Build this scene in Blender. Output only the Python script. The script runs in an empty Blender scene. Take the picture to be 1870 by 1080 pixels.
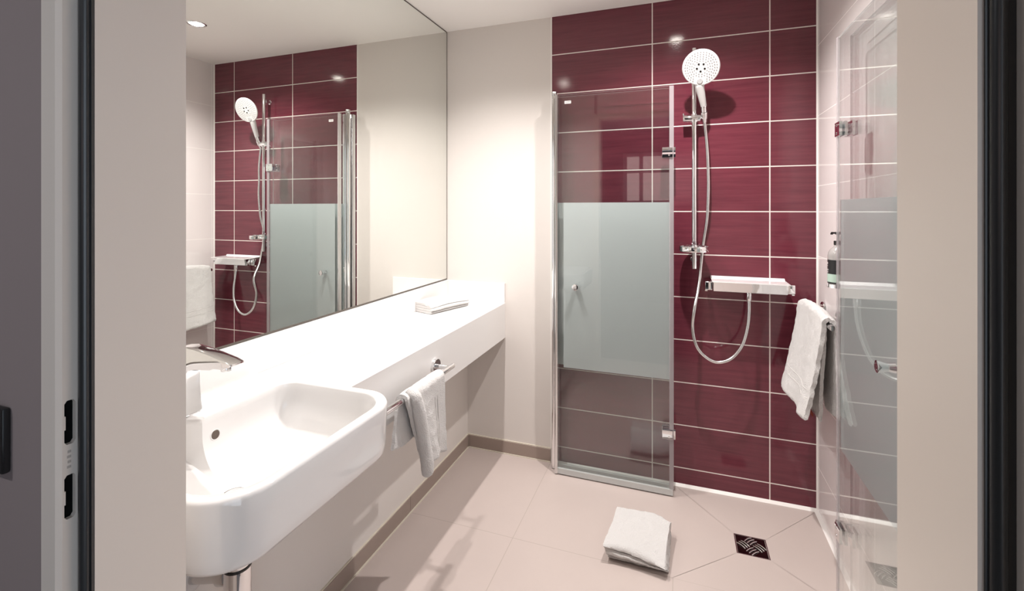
import bpy, bmesh, math, random
from mathutils import Vector, Matrix, noise
PI = math.pi
random.seed(7)
S = bpy.context.scene
COL = S.collection

# ------------------------------------------------------------------ camera
cam_d = bpy.data.cameras.new('camera')
cam_d.sensor_fit = 'HORIZONTAL'
cam_d.sensor_width = 36.0
cam_d.lens = 36.0 * 854.19 / 1870.0
cam_d.shift_y = -(540 - 381.1) / 1870.0
cam_d.clip_start = 0.02
cam = bpy.data.objects.new('camera', cam_d)
COL.objects.link(cam)
cam.location = (1.2108, -2.3292, 1.2985)
cam.rotation_euler = (PI / 2, 0, 0.3415)
S.camera = cam

# ------------------------------------------------------------------ view and daylight
S.view_settings.view_transform = 'Standard'
S.view_settings.look = 'None'
S.view_settings.exposure = 0.68
S.view_settings.gamma = 1.0
S.view_settings.use_curve_mapping = False
S.cycles.max_bounces = 14
S.cycles.diffuse_bounces = 7
S.cycles.glossy_bounces = 8
S.cycles.transmission_bounces = 10
S.cycles.transparent_max_bounces = 24
S.cycles.sample_clamp_indirect = 6.0
S.cycles.use_denoising = True
W_ = bpy.data.worlds.new('daylight')
S.world = W_
W_.use_nodes = True
bg = W_.node_tree.nodes['Background']
bg.inputs[0].default_value = (0.76, 0.87, 1.0, 1)
bg.inputs[1].default_value = 1.5

# ------------------------------------------------------------------ key dimensions (metres)
RW, CH = 1.774, 2.281            # right wall, ceiling height
TX, TZ = 0.601, 0.2848           # left edge of the maroon tiles, a course line
FY = -1.869                      # bathroom side of the front wall
HY = -1.995                      # hall side of the front wall
OX0, OX1 = 0.553, 1.381          # door opening
OH = 2.06
LAMPS = [(1.2, -0.55), (0.37, -0.62), (0.37, -1.25)]
LAMP_POWER = (68.0, 45.0, 34.0)

# ------------------------------------------------------------------ helpers
def tag(o, label=None, cat=None, group=None, kind=None):
    if label: o['label'] = label
    if cat: o['category'] = cat
    if group: o['group'] = group
    if kind: o['kind'] = kind
    return o

def thing(name, loc, label, cat, group=None):
    o = bpy.data.objects.new(name, None)
    o.empty_display_size = 0.05
    COL.objects.link(o)
    o.location = loc
    return tag(o, label, cat, group)

def obj(name, bm, mats, parent=None, smooth=None, label=None):
    bm.normal_update()
    me = bpy.data.meshes.new(name)
    bm.to_mesh(me)
    bm.free()
    for m in (mats if isinstance(mats, (list, tuple)) else [mats]):
        me.materials.append(m)
    o = bpy.data.objects.new(name, me)
    COL.objects.link(o)
    if parent is not None:
        o.parent = parent
        o.matrix_parent_inverse = Matrix.Translation(world_loc(parent)).inverted()
    if smooth is not None:
        for p in me.polygons: p.use_smooth = True
        try:
            me.set_sharp_from_angle(angle=math.radians(smooth))
        except Exception:
            pass
    if label: o['label'] = label
    return o

def world_loc(o):
    v = Vector(o.location)
    # children are built in world coordinates with an identity world matrix
    return v if o.parent is None else Vector((0, 0, 0))

def struct(name, bm, mats, smooth=None):
    return tag(obj(name, bm, mats, None, smooth), kind='structure')

def B(): return bmesh.new()

def box(bm, x0, x1, y0, y1, z0, z1, bev=0.0, seg=2, mat=0):
    vs = [bm.verts.new((x, y, z)) for x in (x0, x1) for y in (y0, y1) for z in (z0, z1)]
    F = [(0, 1, 3, 2), (4, 6, 7, 5), (0, 4, 5, 1), (2, 3, 7, 6), (0, 2, 6, 4), (1, 5, 7, 3)]
    fs = [bm.faces.new([vs[i] for i in f]) for f in F]
    for f in fs: f.material_index = mat
    if bev > 0:
        es = set(e for f in fs for e in f.edges)
        r = bmesh.ops.bevel(bm, geom=list(es), offset=bev, segments=seg, profile=0.5, affect='EDGES')
        for f in r['faces']: f.material_index = mat
    return bm

def quad(bm, pts, mat=0):
    f = bm.faces.new([bm.verts.new(p) for p in pts])
    f.material_index = mat
    return f

def frame_axes(d):
    d = Vector(d).normalized()
    up = Vector((0, 0, 1)) if abs(d.z) < 0.95 else Vector((1, 0, 0))
    a = d.cross(up).normalized()
    return a, a.cross(d).normalized(), d

def lathe(bm, p0, axis, prof, n=32, mat=0, cap=True):
    """prof: list of (radius, distance along the axis)"""
    a, b, d = frame_axes(axis)
    p0 = Vector(p0)
    rings = []
    for r, h in prof:
        rings.append([bm.verts.new(p0 + d * h + (a * math.cos(2 * PI * i / n) + b * math.sin(2 * PI * i / n)) * r) for i in range(n)])
    for k in range(len(rings) - 1):
        for i in range(n):
            f = bm.faces.new((rings[k][i], rings[k][(i + 1) % n], rings[k + 1][(i + 1) % n], rings[k + 1][i]))
            f.material_index = mat
    if cap:
        bm.faces.new(rings[0][::-1]).material_index = mat
        bm.faces.new(rings[-1]).material_index = mat
    bmesh.ops.recalc_face_normals(bm, faces=bm.faces[:])
    return bm

def cyl(bm, p0, p1, r, n=24, bev=0.0, mat=0):
    L = (Vector(p1) - Vector(p0)).length
    if bev:
        prof = [(r - bev, 0), (r - bev * 0.3, bev * 0.3), (r, bev), (r, L - bev), (r - bev * 0.3, L - bev * 0.3), (r - bev, L)]
    else:
        prof = [(r, 0), (r, L)]
    return lathe(bm, p0, Vector(p1) - Vector(p0), prof, n, mat)

def spline(pts, n):
    P = [Vector(p) for p in pts]
    P = [P[0] * 2 - P[1]] + P + [P[-1] * 2 - P[-2]]
    out = []
    for i in range(1, len(P) - 2):
        for k in range(n):
            t = k / n
            a, b, c, d = P[i - 1], P[i], P[i + 1], P[i + 2]
            out.append(0.5 * ((2 * b) + (c - a) * t + (2 * a - 5 * b + 4 * c - d) * t * t + (3 * b - a - 3 * c + d) * t ** 3))
    out.append(P[-2])
    return out

def tube(bm, pts, r, n=12, mat=0, ridged=0.0):
    pts = [Vector(p) for p in pts]
    prev = None
    rings = []
    for i, p in enumerate(pts):
        d = (pts[min(i + 1, len(pts) - 1)] - pts[max(i - 1, 0)]).normalized()
        if prev is None:
            a, b, _ = frame_axes(d)
        else:
            a = (prev - d * prev.dot(d)).normalized()
            b = a.cross(d)
        prev = a
        rr = (r[i] if isinstance(r, list) else r) * (1 - (ridged if i % 2 else 0))
        rings.append([bm.verts.new(p + (a * math.cos(2 * PI * k / n) + b * math.sin(2 * PI * k / n)) * rr) for k in range(n)])
    for i in range(len(rings) - 1):
        for k in range(n):
            bm.faces.new((rings[i][k], rings[i][(k + 1) % n], rings[i + 1][(k + 1) % n], rings[i + 1][k])).material_index = mat
    bm.faces.new(rings[0][::-1]); bm.faces.new(rings[-1])
    bmesh.ops.recalc_face_normals(bm, faces=bm.faces[:])
    return bm

def prism(bm, poly, fn, w0, w1, bev=0.0, seg=2, mat=0):
    """poly: 2-D outline, fn(a, b, w) -> 3-D point"""
    A = [bm.verts.new(fn(a, b, w0)) for a, b in poly]
    C = [bm.verts.new(fn(a, b, w1)) for a, b in poly]
    fs = [bm.faces.new(A), bm.faces.new(C[::-1])]
    n = len(poly)
    for i in range(n):
        fs.append(bm.faces.new((A[i], C[i], C[(i + 1) % n], A[(i + 1) % n])))
    for f in fs: f.material_index = mat
    bmesh.ops.recalc_face_normals(bm, faces=bm.faces[:])
    if bev:
        es = set(fs[0].edges) | set(fs[1].edges)
        bmesh.ops.bevel(bm, geom=list(es), offset=bev, segments=seg, profile=0.5, affect='EDGES')
    return bm

def rrect(w, h, r, n=6, cx=0, cy=0):
    out = []
    for qx, qy, a0 in ((1, 1, 0), (-1, 1, PI / 2), (-1, -1, PI), (1, -1, 1.5 * PI)):
        for k in range(n + 1):
            a = a0 + PI / 2 * k / n
            out.append((cx + qx * (w / 2 - r) + r * math.cos(a), cy + qy * (h / 2 - r) + r * math.sin(a)))
    return out

# ------------------------------------------------------------------ materials
def mat(name, color=(0.8, 0.8, 0.8), rough=0.5, metal=0.0, spec=0.5, coat=0.0, emit=None, ior=None, sheen=0.0):
    m = bpy.data.materials.new(name)
    m.use_nodes = True
    b = m.node_tree.nodes['Principled BSDF']
    b.inputs['Base Color'].default_value = (*color, 1)
    b.inputs['Roughness'].default_value = rough
    b.inputs['Metallic'].default_value = metal
    b.inputs['Specular IOR Level'].default_value = spec
    b.inputs['Coat Weight'].default_value = coat
    b.inputs['Coat Roughness'].default_value = 0.03
    if sheen: b.inputs['Sheen Weight'].default_value = sheen
    if ior: b.inputs['IOR'].default_value = ior
    if emit:
        b.inputs['Emission Color'].default_value = (*emit[0], 1)
        b.inputs['Emission Strength'].default_value = emit[1]
    return m

class N:
    """tiny node-graph builder"""
    def __init__(s, m):
        s.t = m.node_tree; s.b = s.t.nodes['Principled BSDF']
        g = s.t.nodes.new('ShaderNodeNewGeometry')
        s.pos = g.outputs['Position']
    def new(s, k, **p):
        n = s.t.nodes.new(k)
        for a, v in p.items(): setattr(n, a, v)
        return n
    def link(s, a, b): s.t.links.new(a, b)
    def math(s, op, a, b=None, c=None, clamp=False):
        n = s.new('ShaderNodeMath', operation=op); n.use_clamp = clamp
        for i, v in enumerate((a, b, c)):
            if v is None: continue
            if isinstance(v, (int, float)): n.inputs[i].default_value = v
            else: s.link(v, n.inputs[i])
        return n.outputs[0]
    def xyz(s):
        n = s.new('ShaderNodeSeparateXYZ'); s.link(s.pos, n.inputs[0]); return n.outputs
    def noise(s, scale=(1, 1, 1), sc=5.0, detail=4.0, rough=0.5):
        mp = s.new('ShaderNodeMapping'); mp.inputs['Scale'].default_value = scale
        s.link(s.pos, mp.inputs[0])
        n = s.new('ShaderNodeTexNoise'); n.inputs['Scale'].default_value = sc
        n.inputs['Detail'].default_value = detail; n.inputs['Roughness'].default_value = rough
        s.link(mp.outputs[0], n.inputs['Vector']); return n.outputs['Fac']
    def line(s, coord, off, step, half):
        """1 on a grid line of half-width, 0 elsewhere"""
        a = s.math('SUBTRACT', coord, off)
        a = s.math('DIVIDE', a, step)
        a = s.math('PINGPONG', a, 0.5)
        a = s.math('MULTIPLY', a, step)
        return s.math('LESS_THAN', a, half)
    def mix(s, fac, a, b):
        n = s.new('ShaderNodeMix', data_type='RGBA')
        for i, v in ((0, fac), (6, a), (7, b)):
            if isinstance(v, tuple): n.inputs[i].default_value = (*v, 1)
            elif isinstance(v, (int, float)): n.inputs[i].default_value = v
            else: s.link(v, n.inputs[i])
        return n.outputs[2]
    def bump(s, h, strength=0.2, dist=0.01, normal=None):
        n = s.new('ShaderNodeBump'); n.inputs['Strength'].default_value = strength; n.inputs['Distance'].default_value = dist
        s.link(h, n.inputs['Height'])
        if normal is not None: s.link(normal, n.inputs['Normal'])
        return n.outputs[0]

def paint(name, col, rough=0.6, bump=0.05, sc=220):
    m = mat(name, col, rough, spec=0.3)
    g = N(m)
    g.link(g.bump(g.noise(sc=sc, detail=2), bump, 0.002), g.b.inputs['Normal'])
    return m

M = {}
M['plaster'] = paint('cream_wall_paint', (0.66, 0.62, 0.585), 0.5, 0.10, 260)
M['ceiling'] = paint('white_ceiling_paint', (0.88, 0.855, 0.83), 0.7)
M['frame'] = mat('beige_door_frame_enamel', (0.69, 0.615, 0.55), 0.35, spec=0.4)
M['rubber'] = mat('dark_rubber_seal', (0.022, 0.023, 0.024), 0.32, spec=0.7)
M['hallwall'] = paint('dark_grey_hall_paint', (0.27, 0.22, 0.215), 0.7)
M['curtain'] = paint('dark_far_wall_paint', (0.05, 0.045, 0.045), 0.8)
M['hallfloor'] = paint('grey_carpet', (0.10, 0.09, 0.09), 0.95, 0.6, 500)
M['hallceil'] = paint('hall_ceiling_paint', (0.45, 0.45, 0.45), 0.8)
M['holeshade'] = mat('strike_hole_shade', (0.004, 0.004, 0.004), 0.8, spec=0.1)
M['silicone'] = mat('white_silicone', (0.83, 0.80, 0.77), 0.35)
M['chrome'] = mat('chrome', (0.86, 0.86, 0.87), 0.06, 1.0)
M['satin'] = mat('satin_aluminium', (0.74, 0.74, 0.74), 0.22, 1.0)
M['whiteplastic'] = mat('white_glossy_plastic', (0.59, 0.58, 0.575), 0.2)
M['nozzle'] = mat('grey_rubber_nozzle', (0.25, 0.25, 0.26), 0.6)
M['darkplastic'] = mat('black_plastic', (0.015, 0.014, 0.014), 0.25)
M['ceramic'] = mat('white_sanitary_ceramic', (0.70, 0.69, 0.68), 0.06, coat=0.6)
M['solid'] = mat('white_solid_surface', (0.75, 0.735, 0.72), 0.28)
M['mirror'] = mat('silvered_mirror', (0.87, 0.89, 0.86), 0.0, 1.0)
M['mirroredge'] = mat('dark_mirror_edge', (0.10, 0.085, 0.07), 0.3)
M['shelf'] = mat('white_glass_shelf', (0.88, 0.86, 0.86), 0.05, coat=0.5)
M['lens'] = mat('lamp_lens', (0.9, 0.9, 0.9), 0.2, emit=((1.0, 0.93, 0.84), 25.0))
M['seal'] = mat('clear_seal_strip', (0.50, 0.51, 0.50), 0.12)
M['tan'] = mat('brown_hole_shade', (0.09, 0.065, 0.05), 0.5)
M['amber'] = mat('amber_soap', (0.012, 0.012, 0.013), 0.12)
M['label'] = mat('black_label', (0.012, 0.012, 0.013), 0.35)
M['labelgreen'] = mat('pale_green_label', (0.42, 0.55, 0.47), 0.4)
M['redtag'] = mat('rust_red_tag', (0.30, 0.05, 0.02), 0.6)
M['sticker'] = mat('white_sticker', (0.8, 0.78, 0.77), 0.4)
M['ink'] = mat('grey_ink', (0.2, 0.19, 0.19), 0.5)
M['outframe'] = mat('grey_window_frame', (0.25, 0.24, 0.24), 0.4)

# maroon tiles
def tile_mat():
    m = mat('maroon_glazed_tiles', rough=0.09, spec=0.55)
    g = N(m)
    x, y, z = g.xyz()
    gx = g.line(x, 1.0938, 0.4983, 0.0024)
    gz = g.line(z, TZ, 0.2, 0.0024)
    gr = g.math('MAXIMUM', gx, gz)
    st = g.noise((1.3, 1, 22), 3.0, 6, 0.6)
    cr = g.new('ShaderNodeValToRGB')
    cr.color_ramp.elements[0].position = 0.3; cr.color_ramp.elements[0].color = (0.108, 0.021, 0.034, 1)
    cr.color_ramp.elements[1].position = 0.72; cr.color_ramp.elements[1].color = (0.158, 0.034, 0.050, 1)
    g.link(st, cr.inputs[0])
    c = g.mix(gr, cr.outputs[0], (0.72, 0.66, 0.62))
    g.link(c, g.b.inputs['Base Color'])
    g.link(g.math('ADD', g.math('MULTIPLY', gr, 0.5), 0.09), g.b.inputs['Roughness'])
    inv = g.math('SUBTRACT', 1.0, gr)
    n1 = g.bump(g.noise((1, 1, 1.6), 130.0, 2), 0.05, 0.002)
    n2 = g.bump(inv, 0.5, 0.0015, n1)
    g.link(n2, g.b.inputs['Normal'])
    return m
M['maroon'] = tile_mat()

def whitetile_mat():
    m = mat('white_glazed_tiles', rough=0.05, spec=0.6)
    g = N(m)
    x, y, z = g.xyz()
    gr = g.math('MAXIMUM', g.line(z, 0.195, 0.3, 0.0016), g.line(y, -0.62, 0.6, 0.0016))
    g.link(g.mix(gr, (0.79, 0.745, 0.735), (0.87, 0.84, 0.82)), g.b.inputs['Base Color'])
    g.link(g.math('ADD', g.math('MULTIPLY', gr, 0.5), 0.05), g.b.inputs['Roughness'])
    return m
M['whitetile'] = whitetile_mat()

def floor_mat(name, col, grid=True):
    m = mat(name, rough=0.38, spec=0.45)
    g = N(m)
    x, y, z = g.xyz()
    n1 = g.noise((1, 1, 1), 2.2, 5, 0.55)
    c = g.mix(n1, tuple(v * 0.93 for v in col), tuple(min(1, v * 1.06) for v in col))
    n2 = g.noise((1, 1, 1), 320, 2)
    c = g.mix(g.math('MULTIPLY', n2, 0.10), c, tuple(v * 0.8 for v in col))
    if grid:
        gr = g.math('MAXIMUM', g.line(x, 0.5965, 0.5965, 0.0013), g.line(y, 0.0, 0.592, 0.0013))
        c = g.mix(gr, c, (0.38, 0.325, 0.29))
        g.link(g.bump(g.math('SUBTRACT', 1.0, gr), 0.3, 0.001), g.b.inputs['Normal'])
    g.link(c, g.b.inputs['Base Color'])
    return m
FC = (0.48, 0.41, 0.38)
M['floor'] = floor_mat('taupe_floor_tiles', FC)
M['showerfloor'] = floor_mat('taupe_shower_floor', FC, False)
M['grout'] = mat('floor_grout', (0.50, 0.44, 0.40), 0.8)
M['grout_light'] = mat('light_joint', (0.60, 0.55, 0.46), 0.7)
M['base'] = floor_mat('taupe_baseboard', (0.31, 0.245, 0.21), False)

def glass_mat():
    m = bpy.data.materials.new('clear_safety_glass')
    m.use_nodes = True
    t = m.node_tree; t.nodes.clear()
    out = t.nodes.new('ShaderNodeOutputMaterial')
    tr = t.nodes.new('ShaderNodeBsdfTransparent'); tr.inputs[0].default_value = (0.965, 0.98, 0.975, 1)
    gl = t.nodes.new('ShaderNodeBsdfGlossy'); gl.inputs['Roughness'].default_value = 0.0
    gl.inputs[0].default_value = (1, 1, 1, 1)
    geo = t.nodes.new('ShaderNodeNewGeometry')
    mr = t.nodes.new('ShaderNodeMapRange')
    mr.inputs[3].default_value = 1.52; mr.inputs[4].default_value = 1 / 1.52
    t.links.new(geo.outputs['Backfacing'], mr.inputs[0])
    fr = t.nodes.new('ShaderNodeFresnel')
    t.links.new(mr.outputs[0], fr.inputs[0])
    mx = t.nodes.new('ShaderNodeMixShader')
    t.links.new(fr.outputs[0], mx.inputs[0]); t.links.new(tr.outputs[0], mx.inputs[1]); t.links.new(gl.outputs[0], mx.inputs[2])
    t.links.new(mx.outputs[0], out.inputs[0])
    return m
M['glass'] = glass_mat()

def edge_mat(name, col, tfac, rough=0.3, tl_share=0.4):
    m = bpy.data.materials.new(name)
    m.use_nodes = True
    t = m.node_tree
    b = t.nodes['Principled BSDF']
    b.inputs['Base Color'].default_value = (*col, 1); b.inputs['Roughness'].default_value = rough
    out = [n for n in t.nodes if n.type == 'OUTPUT_MATERIAL'][0]
    tr = t.nodes.new('ShaderNodeBsdfTransparent')
    tl = t.nodes.new('ShaderNodeBsdfTranslucent'); tl.inputs[0].default_value = (*col, 1)
    m1 = t.nodes.new('ShaderNodeMixShader'); m1.inputs[0].default_value = tl_share
    m2 = t.nodes.new('ShaderNodeMixShader'); m2.inputs[0].default_value = tfac
    t.links.new(b.outputs[0], m1.inputs[1]); t.links.new(tl.outputs[0], m1.inputs[2])
    t.links.new(m1.outputs[0], m2.inputs[1]); t.links.new(tr.outputs[0], m2.inputs[2])
    t.links.new(m2.outputs[0], out.inputs[0])
    return m
M['glassedge'] = edge_mat('polished_glass_edge', (0.62, 0.64, 0.64), 0.45)
M['frost'] = edge_mat('satin_frosted_film', (0.66, 0.69, 0.695), 0.04, 0.55, 0.45)
M['pvc'] = edge_mat('clear_pvc_edge_seal', (0.62, 0.58, 0.60), 0.62, 0.25)

def terry_mat():
    m = mat('white_terry_cloth', (0.86, 0.84, 0.82), 0.95, spec=0.1, sheen=0.25)
    g = N(m)
    h = g.math('ADD', g.noise(sc=300, detail=3), g.math('MULTIPLY', g.noise(sc=900, detail=1), 0.6))
    g.link(g.bump(h, 1.0, 0.006), g.b.inputs['Normal'])
    return m
M['terry'] = terry_mat()
M['weave'] = mat('flat_woven_border', (0.62, 0.60, 0.58), 0.9, spec=0.1)

# ------------------------------------------------------------------ lamps
HALL_FILL_LAMP = (0.15, -2.95)  # added fill lamp out of view, brightens the hall and door frame
for i, (lx, ly) in enumerate(LAMPS + [HALL_FILL_LAMP]):
    hall = i == 3
    CHL = 2.4 if hall else CH
    lab = ['round chrome recessed downlight in the ceiling in front of the shower, seen in the mirror',
           'round chrome recessed downlight above the middle of the white countertop',
           'round chrome recessed downlight above the basin, nearest the doorway',
           'added unseen fill downlight in the hall ceiling outside the bathroom door'][i]
    t = thing('ceiling_downlight', (lx, ly, CHL), lab, 'ceiling light', 'recessed ceiling downlights')
    lathe_b = lathe(B(), (lx, ly, CHL + 0.001), (0, 0, -1), [(0.036, 0.0), (0.047, 0.0), (0.047, 0.003), (0.043, 0.006), (0.037, 0.005), (0.034, -0.0)], 48, cap=False)
    obj('trim_ring', lathe_b, M['chrome'], t, 40)
    obj('lens', lathe(B(), (lx, ly, CHL), (0, 0, -1), [(0.034, 0.0005), (0.033, 0.002), (0.02, 0.0035), (0.004, 0.004)], 32), M['lens'], t, 60)
    ld = bpy.data.lights.new('lamp', 'SPOT')
    ld.color = (1.0, 0.945, 0.92)
    ld.energy = (LAMP_POWER + (32.0,))[i]
    if hall: ld.color = (0.92, 0.95, 1.0)
    ld.spot_size = math.radians((142, 128, 150, 150)[i])
    ld.spot_blend = 1.0
    ld.shadow_soft_size = 0.018
    lo = bpy.data.objects.new('bulb', ld)
    COL.objects.link(lo)
    lo.parent = t
    lo.location = (0, 0, -0.012)

# ------------------------------------------------------------------ room shell
# floor, with the shower square laid to falls around the drain
DX0, DX1, DY0, DY1 = 1.4195, 1.5335, -0.379, -0.266
SX0, SX1, SY0, SY1 = 1.1905, RW, -0.592, 0.0
bm = B()
for x0, x1, y0, y1 in ((-0.02, SX0, HY + 0.03, 0.0), (SX0, RW + 0.02, HY + 0.03, SY0)):
    quad(bm, [(x0, y0, 0), (x1, y0, 0), (x1, y1, 0), (x0, y1, 0)])
struct('floor', bm, M['floor'])
bm = B()
DZ = -0.004
oc = [(SX0, SY0), (SX1, SY0), (SX1, SY1), (SX0, SY1)]
ic = [(DX0, DY0), (DX1, DY0), (DX1, DY1), (DX0, DY1)]
for k in range(4):
    o0, o1, i0, i1 = Vector((*oc[k], 0)), Vector((*oc[(k + 1) % 4], 0)), Vector((*ic[k], DZ)), Vector((*ic[(k + 1) % 4], DZ))
    e = (o1 - o0).normalized() * 0.0009
    quad(bm, [o0 + e, o1 - e, i1 - e, i0 + e])
quad(bm, [(SX0, SY0, -0.0045), (SX1, SY0, -0.0045), (SX1, SY1, -0.0045), (SX0, SY1, -0.0045)], 1)
struct('floor_shower', bm, [M['showerfloor'], M['grout']])

struct('ceiling', quad_b := box(B(), -0.1, RW + 0.1, HY, 0.1, CH, CH + 0.05), M['ceiling'])
struct('wall_back', box(B(), -0.1, TX - 0.006, 0.0, 0.1, -0.03, CH), M['plaster'])
struct('wall_tiled', box(B(), TX, RW + 0.1, 0.0, 0.1, -0.03, CH), M['maroon'])
struct('trim_1', box(B(), TX - 0.006, TX, -0.003, 0.1, 0.0, CH), M['silicone'])
struct('wall_left', box(B(), -0.1, -0.006, HY, 0.0, -0.03, CH), M['plaster'])
struct('wall_prewall', box(B(), -0.006, 0.126, FY, 0.0, 0.0, 0.768), M['plaster'])
struct('wall_right', box(B(), RW, RW + 0.1, HY, 0.0, -0.03, CH), M['whitetile'])
# white silicone joints round the shower
bm = B()
prism(bm, [(0, 0), (0, 0.011), (-0.011, 0)], lambda a, b, w: (w, a, b), TX + 0.03, RW)
prism(bm, [(0, 0), (0, 0.012), (-0.014, 0)], lambda a, b, w: (RW + a, w, b), -1.3, 0.0)
prism(bm, [(0, 0), (-0.005, 0), (0, -0.005)], lambda a, b, w: (RW + a, b, w), 0.0, CH)
struct('trim_2', bm, M['silicone'])
# front wall with the doorway
FX0, FX1 = OX0 - 0.02, OX1 + 0.0175
bm = B()
box(bm, -0.1, FX0 - 0.021, HY + 0.012, FY, -0.03, CH)
box(bm, FX1 + 0.005, RW + 0.1, HY + 0.012, FY, -0.03, CH)
box(bm, FX0 - 0.005, FX1 + 0.005, HY + 0.012, FY, OH + 0.02, CH)
struct('wall_front', bm, M['plaster'])
# baseboards (tile) and their light joints
def baseboard(name, x0, x1, y0, y1):
    bm = B()
    box(bm, x0, x1, y0, y1, 0.004, 0.066, 0.001, 1)
    box(bm, x0, x1 if x1 - x0 > 0.1 else x1 - 0.002, y0 if y1 - y0 > 0.1 else y0 + 0.002, y1, 0.066, 0.0705, mat=1)
    if x1 - x0 > 0.1:
        box(bm, x0, x1, y0 - 0.004, y1, 0.0, 0.004, mat=1)
    else:
        box(bm, x0, x1 + 0.004, y0, y1, 0.0, 0.004, mat=1)
    return struct(name, bm, [M['base'], M['grout_light']])
bm = B()
for y0, y1 in ((FY, -1.1853), (-1.1837, -0.5933), (-0.5917, -0.009)):
    box(bm, 0.126, 0.134, y0, y1, 0.004, 0.066, 0.001, 1)
box(bm, 0.126, 0.132, FY, -0.008, 0.066, 0.0695, mat=1)
box(bm, 0.126, 0.139, FY, -0.008, 0.0, 0.004, mat=1)
struct('baseboard_left', bm, [M['base'], M['grout_light']])
bm = B()
box(bm, 0.1355, TX - 0.006, -0.008, 0.0, 0.004, 0.066, 0.001, 1)
box(bm, 0.126, TX - 0.006, -0.006, 0.0, 0.066, 0.0705, mat=1)
box(bm, 0.126, TX - 0.006, -0.013, 0.0, 0.0, 0.004, mat=1)
box(bm, 0.126, 0.1355, -0.006, 0.0, 0.0, 0.066, mat=1)
struct('baseboard_back', bm, [M['base'], M['grout_light']])

# steel door frame
def frame_profile(side):
    """plan outline of one jamb: lining, stop face, rebate, hall face"""
    if side < 0:
        pts = [(OX0, FY), (OX0, -1.969), (OX0 - 0.020, -1.969), (OX0 - 0.020, -1.9905), (OX0 - 0.0245, HY),
               (OX0 - 0.051, HY), (OX0 - 0.051, HY + 0.012), (OX0 - 0.03, HY + 0.012), (OX0 - 0.03, FY)]
    else:
        pts = [(OX1, FY), (OX1, -1.969), (OX1 + 0.0175, -1.969), (OX1 + 0.0175, -1.991), (OX1 + 0.022, HY),
               (OX1 + 0.07, HY), (OX1 + 0.07, HY + 0.012), (OX1 + 0.03, HY + 0.012), (OX1 + 0.03, FY)]
    return pts
bm = B()
prism(bm, frame_profile(1), lambda a, b, w: (a, b, w), 0.0, OH)
# left jamb, its rebate face punched for the strikes (built round the two holes)
holes = [(1.020, 1.072), (0.932, 0.984)]
hy0, hy1 = -1.9885, -1.9775
zs = [0.0] + sorted(v for h in holes for v in h) + [OH]
lp = frame_profile(-1)
prism(bm, [(OX0, FY), (OX0, -1.969), (OX0 - 0.020, -1.969), (OX0 - 0.020, hy1), (OX0 - 0.026, hy1), (OX0 - 0.03, FY)], lambda a, b, w: (a, b, w), 0, OH)
prism(bm, [(OX0 - 0.020, hy0), (OX0 - 0.020, -1.9905), (OX0 - 0.0245, HY), (OX0 - 0.051, HY), (OX0 - 0.051, HY + 0.012), (OX0 - 0.026, hy0)], lambda a, b, w: (a, b, w), 0, OH)
def solid_strip(z0, z1): box(bm, OX0 - 0.026, OX0 - 0.020, hy0, hy1, z0, z1)
solid_strip(0, holes[1][0]); solid_strip(holes[1][1], holes[0][0]); solid_strip(holes[0][1], OH)
for z0, z1 in holes:          # rounded corners and the little notch of each punching
    for zc, s in ((z0, 1), (z1, -1)):
        for yy, q in ((hy0, 1), (hy1, -1)):
            prism(bm, [(yy, zc), (yy + q * 0.0025, zc), (yy, zc + s * 0.0035)], lambda a, b, w: (w, a, b), OX0 - 0.026, OX0 - 0.020)
    box(bm, OX0 - 0.026, OX0 - 0.0198, hy0, hy0 + 0.0012, (z0 + z1) / 2 - 0.008, (z0 + z1) / 2 + 0.008)
box(bm, OX0 - 0.03, OX1 + 0.03, -1.969, FY, OH, OH + 0.03)
box(bm, OX0 - 0.051, OX1 + 0.07, HY, -1.985, OH + 0.02, OH + 0.06)
# architrave on the bathroom side
box(bm, OX0 - 0.05, OX0, FY, FY + 0.010, 0, OH + 0.05)
box(bm, OX1, OX1 + 0.05, FY, FY + 0.010, 0, OH + 0.05)
box(bm, OX0, OX1, FY, FY + 0.010, OH, OH + 0.05)
for z0, z1 in holes:
    box(bm, OX0 - 0.040, OX0 - 0.0262, hy0 - 0.001, hy1 + 0.001, z0 - 0.004, z1 + 0.004, mat=1)  # black boxes put the shade inside the strike holes into colour
# worn stamp between the holes
for k in range(4):
    box(bm, OX0 - 0.0201, OX0 - 0.0198, -1.986 + 0.0006 * (k % 2), -1.982, 0.992 + 0.006 * k, 0.995 + 0.006 * k, mat=2)
door = struct('door_1', bm, [M['frame'], M['holeshade'], mat('worn_stamp', (0.43, 0.38, 0.34), 0.5)])
bm = B()
tube(bm, [(OX0 - 0.0095, -1.9735, 0), (OX0 - 0.0095, -1.9735, OH)], 0.0065, 12)
box(bm, OX0 - 0.0195, OX0 - 0.0005, -1.972, -1.969, 0, OH)
obj('rubber_seal', bm, M['rubber'], door, 50)
bm = B()
tube(bm, [(OX1 + 0.0088, -1.9702, 0), (OX1 + 0.0088, -1.9702, OH)], 0.0045, 16)
box(bm, OX1 + 0.003, OX1 + 0.0172, -1.9705, -1.969, 0, OH)
obj('rubber_seal', bm, M['rubber'], door, 50)

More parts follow.
